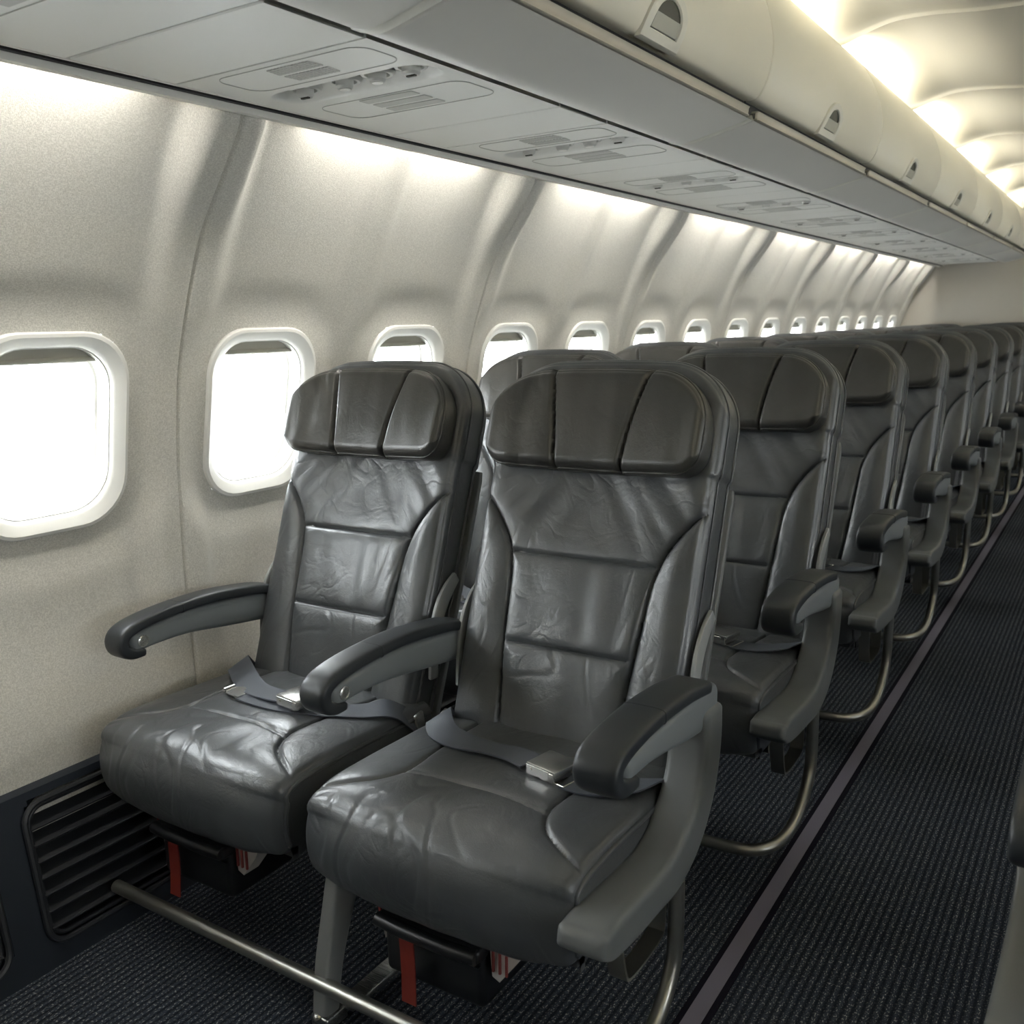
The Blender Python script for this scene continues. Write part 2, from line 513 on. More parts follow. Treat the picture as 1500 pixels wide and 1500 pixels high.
PS0, PSP = 1.07, 0.72      # service panels
def rr_loop(x0, x1, y0, y1, r, z):
    cx, cy = (x0 + x1) / 2, (y0 + y1) / 2
    return [(cx + a, cy + b_, z) for a, b_ in rrect((x1 - x0) / 2, (y1 - y0) / 2, r)]
def make_psu():
    """service panel .53 long with two lift-out covers, a trough of four nozzles, speaker grille and slots; origin at its near edge"""
    root = empty('service_panel')
    p = MB(); nx, ny = 110, 140
    V = []
    for i in range(nx + 1):
        x = -1.318 + 0.400 * i / nx
        for j in range(ny + 1):
            y = 0.002 + 0.526 * j / ny
            d = rr_dist(x + 1.105, y - 0.183, 0.168, 0.038, 0.036)
            for cx in (-1.215, -1.125, -1.055, -0.985): d = min(d, math.hypot(x - cx, y - 0.183) - 0.041)
            V.append((x, y, ZS + 0.022 * (1 - sstep(-0.014, 0.003, d))))
    p.add(V, [(i * (ny + 1) + j, i * (ny + 1) + j + 1, (i + 1) * (ny + 1) + j + 1, (i + 1) * (ny + 1) + j) for i in range(nx) for j in range(ny)])
    o = len(p.v); B_ = [(-1.318, .002), (-.918, .002), (-.918, .528), (-1.318, .528)]
    p.rings([[(x, y, ZS + h) for x, y in B_] for h in (0.0, 0.026)], True, False, False)
    p.build('panel_body', M['psu'], root, ang=50)
    cv = MB()
    for y0, y1, xa in ((0.018, 0.118, -1.255), (0.258, 0.375, -1.265)):
        L = rr_loop(xa, -0.945, y0, y1, 0.03, ZS - 0.0004)
        cv.tube(L, 0.0009, 6, cyclic=True)
    cv.build('cover_seam', M['psu_dark'], root)
    for i, x in enumerate((-1.215, -1.125, -1.055, -0.985)):
        a = MB()
        ax = (0, 0, -1)
        a.lathe([(0.030, 0.0), (0.030, 0.008), (0.026, 0.013), (0.021, 0.013), (0.018, 0.006), (0.015, 0.007), (0.0148, 0.020), (0.012, 0.024), (0.0, 0.024)], (x, 0.183, ZS + 0.0215), ax, 24)
        if i in (0, 3): n = a.build('air_nozzle', M['nozzle'], root, ang=30)
        else: n = a.build('reading_light', M['nozzle'], root, ang=30)
        s = MB()
        if i in (0, 3): s.bevel_box((x, 0.183, ZS - 0.003), (0.009, 0.003, 0.002), 0.0008, seg=1)
        else: s.lathe([(0.009, 0), (0.009, 0.0015), (0.0, 0.0015)], (x, 0.183, ZS - 0.0025), (0, 0, -1), 20)
        s.build('slot' if i in (0, 3) else 'lens', M['latch_dark'] if i in (0, 3) else M['win_frame'], n)
    g_ = MB()
    for r_ in range(9):
        y = 0.034 + 0.008 * r_
        w = 0.048 - abs(r_ - 4) * 0.001
        x0 = -1.102 + 0.0
        if r_ == 4: continue
        for k in range(12):
            xx = x0 - w + 2 * w * (k + 0.5) / 12
            g_.box(xx - w / 12 * .78, xx + w / 12 * .78, y - 0.0031, y + 0.0031, ZS - 0.0016, ZS + 0.001)
    g_.build('speaker_grille', M['grille'], root, smooth=False)
    g_ = MB()
    for k in range(3):
        g_.bevel_box((-1.11 + 0.0 * k, 0.278 + 0.036 * k, ZS - 0.0006), (0.058, 0.0125, 0.0012), 0.001, seg=1)
    g_.build('sign_slot', M['grille'], root)
    return root
ORD = ['first', 'second', 'third', 'fourth', 'fifth', 'sixth', 'seventh', 'eighth', 'ninth', 'tenth', 'eleventh', 'twelfth', 'thirteenth']
pp = None; fp = None
for k in range(-1, 10):
    y = PS0 + PSP * k
    if pp is None: o = pp = make_psu()
    else: o = copy_tree(pp)
    o.location = (0, y, 0)
    tag(o, 'cream overhead service panel cut by the top edge of the photo, above the photographer' if k == -1 else
        ('cream overhead service panel with grille and four round nozzles above the front row' if k == 0 else
         '%s cream overhead service panel counting back from the one above the front row' % ORD[k]),
        'service panel', 'overhead service panels')
    if fp is None:
        m = MB(); m.bevel_box((-1.118, 0.095, ZS + 0.012), (0.200, 0.0915, 0.012), 0.002, seg=1)
        o = fp = m.build('filler_panel', M['psu'], ang=30)
    else:
        o = fp.copy(); COL.objects.link(o)
    o.location = (0, y + 0.532, 0)
    tag(o, 'plain cream filler panel at the top photo edge, ahead of the front row service panel' if k == -1 else
        ('plain cream filler panel right behind the front row service panel' if k == 0 else
         '%s plain cream filler panel counting back between the service panels' % ORD[k + 1]), 'filler panel', 'plain panels between the service panels')
m = MB(); m.box(-1.3235, -1.319, Y0, Y1, ZS - 0.001, ZS + 0.02)
struct(m.build('trim_4', M['rail'], smooth=False), 'thin cream edge strip beside the service panels', 'trim')

m = MB(); m.box(-1.318, -0.918, Y0, PS0 - PSP - 0.004, ZS, ZS + 0.02)
struct(m.build('trim_8', M['psu'], smooth=False), 'plain cream soffit panel ahead of the service panels, outside the picture', 'trim')
# overhead bins ----------------------------------------------------------
BIN0, BINP = 2.045, 1.014
body_prof = cr([(-0.885, 1.526), (-0.85, 1.519), (-0.80, 1.528), (-0.755, 1.538), (-0.722, 1.546), (-0.706, 1.551)], 6)
lip_prof = [(-0.712, 1.5525), (-0.7025, 1.5525), (-0.7005, 1.5545), (-0.7030, 1.558), (-0.7020, 1.567), (-0.6995, 1.571), (-0.704, 1.573), (-0.716, 1.573)]
door_prof = cr([(-0.735, 1.592), (-0.708, 1.590), (-0.694, 1.597), (-0.678, 1.625), (-0.668, 1.665), (-0.667, 1.705), (-0.676, 1.755), (-0.695, 1.805), (-0.720, 1.85), (-0.742, 1.877), (-0.76, 1.884)], 5)
def extr(prof_, y0, y1, m, inset=0.004, th=0.012):
    """extruded strip with rounded ends and thickness, profile in x-z"""
    n = len(prof_)
    def nrm(i):
        a = prof_[max(i - 1, 0)]; b_ = prof_[min(i + 1, n - 1)]
        dx, dz = b_[0] - a[0], b_[1] - a[1]; l = math.hypot(dx, dz) or 1
        return dz / l, -dx / l
    rings = []
    for y, d in ((y0, -th), (y0, -0.005), (y0 + 0.002, -0.0015), (y0 + inset, 0), (y1 - inset, 0), (y1 - 0.002, -0.0015), (y1, -0.005), (y1, -th)):
        rings.append([(prof_[i][0] + nrm(i)[0] * d, y, prof_[i][1] + nrm(i)[1] * d) for i in range(n)])
    m.rings(rings, False, False, False)
def door_at(z):
    for a, b_ in zip(door_prof, door_prof[1:]):
        if a[1] <= z <= b_[1]: return lerp(a[0], b_[0], (z - a[1]) / (b_[1] - a[1] + 1e-9))
    return -0.70
def make_bin():
    root = empty('overhead_bin')
    y0, y1 = -BINP + 0.0025, -0.0025
    m = MB(); extr(body_prof, y0, y1, m); m.build('bin_body', M['bin_body'], root, ang=50)
    m = MB(); extr(lip_prof, y0 + 0.012, y1 - 0.034, m, th=0.004)
    m.build('lip_trim', M['lip'], root, ang=50)
    m = MB(); extr([(x - 0.0005, z - 0.0016) for x, z in body_prof], -0.030, -0.004, m, th=0.003)
    m.build('joint_strip', M['latch'], root, ang=50)
    m = MB(); m.box(-0.76, -0.725, y0, y1, 1.553, 1.60); m.build('door_gap', M['black'], root, smooth=False)  # solid black strip stands in for the shade inside the open gap
    m = MB(); extr(door_prof, y0, y1, m); d = m.build('bin_door', M['bin_door'], root, ang=50)
    # latch: arched bezel on the lower edge of the door
    yc = -BINP / 2
    def arch(hw, z0, zt, n=14):
        pts = [(hw, z0)]
        zc = zt - hw * 0.75
        for k in range(n + 1):
            a = PI * k / n
            pts.append((hw * math.cos(a), zc + hw * 0.75 * math.sin(a)))
        pts.append((-hw, z0))
        return pts
    def on_door(pts, off):
        return [(door_at(max(1.593, z)) + off, yc + y, z) for y, z in pts]
    b_ = MB()
    b_.rings([on_door(arch(0.074, 1.586, 1.667), -0.004), on_door(arch(0.072, 1.587, 1.665), 0.005), on_door(arch(0.069, 1.588, 1.662), 0.007),
              on_door(arch(0.052, 1.601, 1.651), 0.006), on_door(arch(0.050, 1.603, 1.649), 0.003)], True, False, False)
    L = b_.build('latch', M['latch'], d, ang=35)
    r = MB(); r.rings([on_door(arch(0.051, 1.602, 1.650), 0.0005), on_door(arch(0.051, 1.602, 1.650), 0.0015)], True, True, True)
    r.build('latch_recess', M['latch_dark'], d)
    q = MB(); q.rings([[(door_at(z) + o_, yc + y, z) for y, z in ((-0.048, 1.604), (0.048, 1.604), (0.047, 1.625), (-0.047, 1.625))] for o_ in (0.001, 0.0045)])
    q.build('latch_paddle', M['latch_pad'], d)
    return root
bp = None
for k in range(-1, 7):
    if bp is None: o = bp = make_bin()
    else: o = copy_tree(bp)
    o.location = (0, BIN0 + BINP * k, 0)
    tag(o, 'overhead bin cut by the top edge of the photo, above the photographer' if k == -1 else
        ('cream overhead bin with grey underside and the largest arched latch, above the front row' if k == 0 else
         '%s cream overhead bin counting back along the aisle, arched latch on its lower edge' % ORD[k]),
        'overhead bin', 'overhead bins')
# ceiling ------------------------------------------------------------------
CE0, CEP = 2.726 * 0.735 / 0.70 - 0.006, 1.014
rib_prof = table([(-1.0, 1.85), (-0.80, 1.872), (-0.73, 1.885), (-0.67, 1.905), (-0.60, 1.920), (-0.50, 1.918), (-0.38, 1.906), (-0.2, 1.90), (0.0, 1.90)])
dome = table([(-1.0, 0.10), (-0.85, 0.108), (-0.76, 0.082), (-0.66, 0.042), (-0.52, 0.022), (-0.2, 0.014), (0.0, 0.012)])
def make_ceiling():
    xs = [-1.0 + i * 0.02 for i in range(51)]
    xs = xs + [-x for x in reversed(xs[:-1])]
    ys = set(round(Y0 + (Y1 - Y0) * i / 300, 4) for i in range(301))
    k = -4
    while CE0 + CEP * k < Y1:
        s = CE0 + CEP * k
        if s > Y0:
            ys = {y for y in ys if abs(y - s) > 0.01}
            for d in (-.009, -.005, -.002, 0, .002, .005, .009): ys.add(round(s + d, 4))
        k += 1
    ys = sorted(ys)
    V = []; F = []
    for y in ys:
        u = ((y - CE0) / CEP) % 1.0
        sh = max(0.0, math.sin(PI * u)) ** 0.55
        d = min(u, 1 - u) * CEP
        bead = -0.006 * math.exp(-(d / 0.0045) ** 2)
        for x in xs:
            a = -abs(x)
            V.append((x, y, rib_prof(a) + dome(a) * sh + bead))
    n = len(xs)
    for i in range(len(ys) - 1):
        for j in range(n - 1): F.append((i * n + j, i * n + j + 1, (i + 1) * n + j + 1, (i + 1) * n + j))
    m = MB(); m.add(V, F)
    return m.build('ceiling', M['ceiling'], ang=60)
struct(make_ceiling(), 'scalloped cream ceiling panels lit by cove lamps behind the bins', 'ceiling')
# back of the bin cavity and outer lining, so that no daylight leaks in above the panels
m = MB()
for s in (1, -1):
    m.box(*sorted((s * -1.02, s * -1.00)), Y0, Y1, ZS + 0.05, 2.0)
    m.box(*sorted((s * -1.60, s * -1.30)), Y0, Y1, 1.62, 1.64)
m.box(-1.75, 1.75, Y0, Y1, 1.998, 2.003)
struct(m.build('trim_5', M['bulkhead'], smooth=False), 'hidden lining above the overhead bins', 'trim')
m = MB()
for prof_ in (body_prof, door_prof):
    m.rings([[(-x, y, z) for x, z in prof_] for y in (Y0, Y1)], False, False, False)
m.box(0.885, 1.40, Y0, Y1, ZS, ZS + 0.02)
struct(m.build('trim_6', M['bin_door']), 'overhead bins of the opposite side, outside the picture', 'trim')
m = MB(); extr(body_prof, Y0, BIN0 - 2 * BINP - 0.003, m); extr(door_prof, Y0, BIN0 - 2 * BINP - 0.003, m)
struct(m.build('trim_9', M['bin_door'], ang=50), 'overhead bin front behind the photographer, outside the picture', 'trim')
# door top ledge (closes the view into the cove)
m = MB(); m.box(-1.0, -0.757, Y0, Y1, 1.845, 1.855); m.box(0.757, 1.0, Y0, Y1, 1.845, 1.855)
struct(m.build('trim_7', M['bin_door'], smooth=False), 'cove ledge on top of the overhead bins', 'trim')

# ------------------------------------------------------------------ seats
TH = math.radians(20.5)
BO = Vector((0, 1.33, 0.42)); BU = Vector((0, math.sin(TH), math.cos(TH))); BN = Vector((0, -math.cos(TH), math.sin(TH)))
def back_pt(s, t, off=0.0): return Vector((s, 0, 0)) + BO + BU * t + BN * off
OFF = (0, 1.2, 0)            # seat origin on the floor

def creases(s, t, seed, amp, sc=20.0):
    """a few soft, long creases: narrow valleys of a warped noise, faded in and out"""
    p = Vector((s * sc, t * sc, seed))
    q = p * 0.55 + Vector((noise.noise(p * 0.35 + Vector((3, 0, 0))), noise.noise(p * 0.35 + Vector((0, 7, 0))), 0)) * 1.6
    n = noise.noise(q)
    k = sstep(0.0, 0.5, noise.noise(Vector((s * sc * .3, t * sc * .3, seed + 40))))
    return amp * k * (-math.exp(-(n / 0.07) ** 2) + 0.5 * math.exp(-((n - .16) / 0.09) ** 2))

def slab(m, W, B, T, surf, R, depth, nu=120, nv=160, pipe=0.0, pipe2=None, Wf=None, taper=0.006):
    """upholstered pad on the backrest plane. W half width, B(s)/T(s) lower/upper edge, surf(s,t) = height of the cover"""
    us = []
    for i in range(nu + 1):
        u = -1 + 2 * i / nu
        us.append(0.55 * u + 0.45 * math.sin(u * PI / 2))
    vsn = []
    for j in range(nv + 1):
        v = j / nv
        vsn.append(0.6 * v + 0.4 * (0.5 - 0.5 * math.cos(PI * v)))
    V = []; idx = {}
    for i, a in enumerate(us):
        s0 = a * W
        b0, t0 = B(s0), T(s0)
        for j, v in enumerate(vsn):
            t = lerp(b0, t0, v)
            k = Wf(t) if Wf else 1.0
            s = s0 * k
            # true distance to the outline
            d = min((W - abs(s0)) * k, t - b0 if b0 < t else 0, t0 - t)
            d = max(0.0, d)
            e = 0.0 if d >= R else -R * (1 - math.sqrt(max(0.0, 1 - (1 - d / R) ** 2)))
            w = 1 - math.exp(-d / (R * 0.8))
            e -= 0.0022 * math.exp(-((d - 0.0075) / 0.0022) ** 2)
            idx[i, j] = len(V)
            V.append(back_pt(s, t, e + surf(s, t) * w))
    F = []
    for i in range(nu):
        for j in range(nv): F.append((idx[i, j], idx[i + 1, j], idx[i + 1, j + 1], idx[i, j + 1]))
    loop = [(i, 0) for i in range(nu)] + [(nu, j) for j in range(nv)] + [(i, nv) for i in range(nu, 0, -1)] + [(0, j) for j in range(nv, 0, -1)]
    bl = [idx[q] for q in loop]
    cen = sum((V[k] for k in bl), Vector()) / len(bl)
    prev = bl
    for kk, (f, ins) in enumerate(((0.15, -0.0015), (0.5, -0.003), (0.85, -0.001), (1.0, taper))):
        cur = []
        for k in bl:
            p = V[k]; dirn = (cen - p); dirn -= BN * dirn.dot(BN); dirn.normalize()
            cur.append(len(V)); V.append(p - BN * (depth * f) + dirn * ins)
        for a in range(len(bl)):
            b_ = (a + 1) % len(bl)
            F.append((prev[a], prev[b_], cur[b_], cur[a]))
        prev = cur
    F.append(tuple(prev))
    m.add(V, F)
    if pipe:
        for off, ins in ([(0.0, 0.0)] + ([(pipe2, -0.003)] if pipe2 else [])):
            pts = []
            for k in bl[::2]:
                p = V[k]; dirn = (cen - p); dirn -= BN * dirn.dot(BN); dirn.normalize()
                pts.append(p - BN * off + dirn * ins)
            m.tube(pts, pipe, 6, cyclic=True)

SB = table([(-0.05, .112), (0, .115), (.08, .122), (.17, .130), (.25, .137), (.30, .143), (.345, .156), (.375, .173), (.405, .196), (.435, .226), (.46, .26)])
def groove(d, A=0.0055, w=0.0030): return -A * math.exp(-(d / w) ** 2)
def back_surf(s, t):
    sb = SB(t); slope = (SB(t + .01) - SB(t - .01)) / .02
    sd = (abs(s) - sb) / math.sqrt(1 + slope * slope)
    h = groove(sd, 0.006, 0.0031)
    sg = 1 if s > 0 else -1
    if sd > 0:
        w = max(0.02, 0.228 - sb)
        q = min(1.0, sd / w)
        h += 0.011 * math.sin(PI * min(1, q * 0.92)) ** 0.6 + 0.003 * (1 - math.exp(-sd / 0.008)) + 0.002
        h += 0.0022 * noise.noise(Vector((s * 30, t * 9, 4 * sg)))
        h += creases(s, t * .6, 11.3, 0.0006, 26)
    else:
        seams = [.33, .165]
        dm = min(-sd, min(abs(t - q) for q in seams))
        h += 0.006 * (1 - math.exp(-max(0, dm) / 0.011))
        for q in seams: h += groove(t - q, 0.0045, 0.0030) * sstep(0, .01, -sd)
        if t > .33:
            # soft diagonal pulls from the shoulder seams towards the middle
            f = sstep(.33, .40, t) * (1 - sstep(.47, .52, t) * .6)
            bl = sstep(-0.06, 0.06, s)
            nl = noise.noise(Vector(((-s + t * .8) * 21, (-s - t * .8) * 5, 2.0)))
            nr = noise.noise(Vector(((s + t * .8) * 24, (s - t * .8) * 5, 6.0)))
            h += 0.0032 * lerp(nl, nr, bl) * f
            h += creases(s, t, 5.1, 0.0012, 17) * f
        elif t > .165:
            f = sstep(.165, .20, t) * (1 - sstep(.29, .33, t) * .5)
            h += 0.0038 * noise.noise(Vector((s * 21, t * 5 + s * 4, 8.0))) * f
            h += creases(s * 1.3, t * .5, 9.1, 0.0009, 18) * f
        else:
            h += 0.0030 * noise.noise(Vector((s * 14, t * 8, 12.0)))
            h += creases(s, t, 2.2, 0.0007, 16)
        h += -0.010 * math.cos(s / 0.15 * PI / 2) * sstep(.30, .42, t)    # shallow hollow below the head pad
        h += 0.010 * math.exp(-((t - .16) / .12) ** 2)                    # lumbar swell
    return h
def corner_top(top, W, r):
    def T(s):
        q = abs(s) - (W - r)
        if q <= 0: return top - 0.012 * (s / W) ** 2
        return top - 0.012 * (s / W) ** 2 - r * 0.92 * (1 - math.sqrt(max(0.0, 1 - (q / r) ** 2)))
    return T
def make_backrest():
    m = MB()
    W = 0.226
    def Wf(t): return 1.0 + 0.022 * sstep(.490, .500, t) - 0.02 * (1 - sstep(0, .2, t))
    slab(m, W, lambda s: -0.035, corner_top(0.703, W, 0.115), back_surf, 0.016, 0.060, 190, 260, pipe=0.0030, pipe2=0.042, Wf=Wf)
    return m
def head_surf(s, t):
    u = (t - .487) / (.672 - .487)
    h = 0.047 - 0.008 * u ** 1.3 + 0.004 * math.sin(PI * u)                         # thicker at the lower edge
    h += 0.014 * (abs(s) / .22) ** 2                     # wings come forward a little
    sb = lerp(.066, .099, u ** 1.5)
    d = abs(s) - sb
    h += groove(d, 0.0075, 0.0036)
    h += 0.0045 * (1 - math.exp(-abs(d) / 0.012))
    h += 0.0008 * math.exp(-((abs(d) - .008) / 0.002) ** 2)
    h += 0.0032 * noise.noise(Vector((s * 26, t * 7, 3.0)))
    h += creases(s * 1.6, t * .7, 7.7, 0.0010, 17)
    return h
def make_head_full():
    """head pad with a proper side band and piping"""
    m = MB(); W = 0.215
    T = corner_top(0.674, W, 0.105)
    def B(s):
        r = 0.045; q = abs(s) - (W - r)
        return 0.487 + (0 if q <= 0 else r * (1 - math.sqrt(max(0, 1 - (q / r) ** 2))))
    nu, nv = 170, 120
    us = [0.55 * u + 0.45 * math.sin(u * PI / 2) for u in [-1 + 2 * i / nu for i in range(nu + 1)]]
    vs = [0.6 * v + 0.4 * (0.5 - 0.5 * math.cos(PI * v)) for v in [j / nv for j in range(nv + 1)]]
    V = []; idx = {}
    R = 0.020
    for i, a in enumerate(us):
        s = a * W; b0, t0 = B(s), T(s)
        for j, v in enumerate(vs):
            t = lerp(b0, t0, v)
            d = max(0.0, min(W - abs(s), t - b0, t0 - t))
            e = 0.0 if d >= R else -R * (1 - math.sqrt(max(0.0, 1 - (1 - d / R) ** 2)))
            d2 = max(0.0, min(W - abs(s), t0 - t)); e -= 0.0020 * math.exp(-((d2 - 0.0075) / 0.0022) ** 2) * sstep(.50, .53, t)
            idx[i, j] = len(V); V.append(back_pt(s, t, head_surf(s, t) + e * 0.9))
    F = [(idx[i, j], idx[i + 1, j], idx[i + 1, j + 1], idx[i, j + 1]) for i in range(nu) for j in range(nv)]
    loop = [(i, 0) for i in range(nu)] + [(nu, j) for j in range(nv)] + [(i, nv) for i in range(nu, 0, -1)] + [(0, j) for j in range(nv, 0, -1)]
    bl = [idx[q] for q in loop]
    cen = back_pt(0, .58)
    prev = bl; rim = []
    for f, ins in ((0.12, -0.0022), (0.5, -0.003), (0.85, 0.001), (1.0, 0.012)):
        cur = []
        for k in bl:
            p = V[k]; h = (p - BO).dot(BN)
            dirn = cen - p; dirn -= BN * dirn.dot(BN); dirn.normalize()
            cur.append(len(V)); V.append(p - BN * ((h + 0.004) * f) + dirn * ins)
        for a in range(len(bl)):
            b_ = (a + 1) % len(bl); F.append((prev[a], prev[b_], cur[b_], cur[a]))
        prev = cur
    F.append(tuple(prev)); m.add(V, F)
    m.tube([V[k] + BN * 0.0008 for k in bl[::2]], 0.0028, 6, cyclic=True)
    return m

# seat cushion ----------------------------------------------------------
CW = 0.2425
cpath = cr([(0.990, 0.286), (0.965, 0.294), (0.953, 0.318), (0.949, 0.350), (0.953, 0.383), (0.967, 0.410), (0.995, 0.425), (1.04, 0.431), (1.12, 0.431), (1.22, 0.428), (1.30, 0.424), (1.365, 0.418)], 14)
clen = [0.0]
for a, b_ in zip(cpath, cpath[1:]): clen.append(clen[-1] + math.hypot(b_[0] - a[0], b_[1] - a[1]))
CL = clen[-1]
def cpoint(l):
    l = max(0, min(CL, l))
    for i in range(len(clen) - 1):
        if l <= clen[i + 1]:
            f = (l - clen[i]) / (clen[i + 1] - clen[i] + 1e-9)
            a, b_ = cpath[i], cpath[i + 1]
            ty, tz = b_[0] - a[0], b_[1] - a[1]; q = math.hypot(ty, tz)
            return lerp(a[0], b_[0], f), lerp(a[1], b_[1], f), -tz / q, ty / q
SEAMY = 1.098
SI = table([(0.98, .26), (1.0, .235), (1.025, .188), (1.05, .155), (1.085, .136), (1.12, .132), (1.20, .140), (1.36, .150)])
def cush_surf(s, y, z, top):
    h = 0.0
    sb = SI(y); slope = (SI(y + .005) - SI(y - .005)) / .01
    sd = (abs(s) - sb) / math.sqrt(1 + slope * slope)
    h += 0.011 * math.cos(s / CW * PI / 2) ** 0.6 if abs(s) < CW else 0
    if top > 0.01:
        if sd > 0:
            h += top * (0.004 * (1 - math.exp(-sd / 0.010)))
        else:
            dm = min(-sd, abs(y - SEAMY))
            h += top * 0.004 * (1 - math.exp(-dm / 0.010))
            h += top * groove(y - SEAMY - 0.012 * (s / .13) ** 2 * -1 , 0.004, 0.0030) * sstep(0, .008, -sd)
        h += top * groove(sd, 0.0045, 0.0030)
    h += 0.0035 * noise.noise(Vector((s * 9, y * 9, z * 9)))
    f = 1 - sstep(1.07, 1.10, y) * .4
    h += 0.0013 * noise.noise(Vector((s * 24, (y + z) * 13, 5.0))) * f
    h += creases(s * 1.2, (y + z) * .9, 3.3, 0.0013, 17) * f
    h += creases(s * 1.5, (y + z) * .8, 8.9, 0.0010, 24) * f
    return h
def cush_top(x, y):
    """height of the cushion cover at local x, row y (for things lying on it)"""
    best = min(range(len(cpath)), key=lambda i: abs(cpath[i][0] - y) + (5 if cpath[i][1] < .4 else 0))
    return cpath[best][1] + 0.011 * max(0.0, math.cos(max(-1, min(1, x / CW)) * PI / 2)) ** 0.6 + 0.005
def make_cushion():
    m = MB(); nu, nv = 170, 200; R = 0.014
    us = [0.6 * u + 0.4 * math.sin(u * PI / 2) for u in [-1 + 2 * i / nu for i in range(nu + 1)]]
    V = []; idx = {}
    for i, a in enumerate(us):
        s = a * CW
        for j in range(nv + 1):
            l = CL * j / nv
            y, z, ny, nz = cpoint(l)
            d = CW - abs(s)
            e = 0.0 if d >= R else -R * (1 - math.sqrt(max(0.0, 1 - (1 - d / R) ** 2)))
            top = sstep(0.4, 0.9, nz)
            h = e + cush_surf(s, y, z, top) * (1 - math.exp(-d / 0.015))
            if l < 0.03: h *= 1.0
            # front face bows forward in the middle and is rounded at the corners
            bow = -0.012 * (abs(s) / CW) ** 4 * (1 - top)
            h += bow
            idx[i, j] = len(V); V.append(Vector((s, y + ny * h, z + nz * h)))
    F = [(idx[i, j], idx[i + 1, j], idx[i + 1, j + 1], idx[i, j + 1]) for i in range(nu) for j in range(nv)]
    for i in (0, nu):
        sgn = -1 if i == 0 else 1
        prev = [idx[i, j] for j in range(nv + 1)]
        rim = [V[k] for k in prev]
        for f in (0.12, 0.5, 0.9, 1.0):
            cur = []
            for k in range(nv + 1):
                p = rim[k]
                tgt = Vector((sgn * (CW + (0.003 if f < 1 else -0.004)), max(p.y, 0.985), 0.284))
                q = p.lerp(tgt, f); q.x = sgn * (CW + (0.0025 if f < 1 else -0.006))
                cur.append(len(V)); V.append(q)
            for k in range(nv): F.append((prev[k], prev[k + 1], cur[k + 1], cur[k]))
            prev = cur
        m.tube([p for p in rim[6::2]], 0.0042, 8)
    m.add(V, F)
    m.box(-CW + .012, CW - .012, 1.0, 1.365, 0.279, 0.29)
    return m

# arms -----------------------------------------------------------------------
def arm_parts(name, xc, root, dy=0.0, dz=0.0, hw=0.027):
    b_ = MB()
    b_.sweep_yz([(1.056 + dy, .5585 + dz, .0195), (1.10 + dy, .564 + dz, .021), (1.18 + dy, .567 + dz, .025), (1.28 + dy, .558 + dz, .029), (1.37, .548 + dz, .030), (1.43, .540 + dz, .030)], xc, hw - .003, 5, cap=0.012)
    a = b_.build(name, M['arm_grey'], root, OFF, ang=50)
    p = MB()
    p.sweep_yz([(1.068 + dy, .5375 + dz, .009), (1.047 + dy, .540 + dz, .0115), (1.031 + dy, .551 + dz, .0125), (1.029 + dy, .570 + dz, .0125), (1.043 + dy, .584 + dz, .0120), (1.08 + dy, .594 + dz, .0115), (1.15 + dy, .601 + dz, .011), (1.25 + dy, .602 + dz, .011), (1.36, .590 + dz, .011), (1.41, .578 + dz, .011)], xc, hw + .001, 4.4, n=36, cap=0.008)
    for yy in (1.165 + dy,):
        p.sweep_yz([(yy, .6012 + dz, .0118), (yy + .0015, .6013 + dz, .0118)], xc, hw + .0017, 4.4, n=36, cap=0.0008, res=1)
    p.build('arm_pad', M['arm_pad'], a, OFF, ang=50)
    for sx in (1, -1):
        r = MB(); c = Vector((xc + sx * (hw - .0035), 1.070 + dy, .560 + dz))
        r.lathe([(.0115, 0), (.0115, .002), (.009, .0032), (.0078, .0022), (.005, .0022), (.005, .0036), (0, .0036)], c, (sx, 0, 0), 20)
        r.build('rivet', M['metal'], a, OFF, ang=30)
    return a
def hinge_link(m, sx, s):
    """curved recline link at the side of the backrest"""
    P = cr([(1.385, .470, .012), (1.392, .53, .013), (1.405, .58, .016), (1.432, .622, .017), (1.470, .652, .012)], 5)
    m.sweep_yz([tuple(p) for p in P[::4]], s, 0.0045, 5, n=16, cap=0.004)
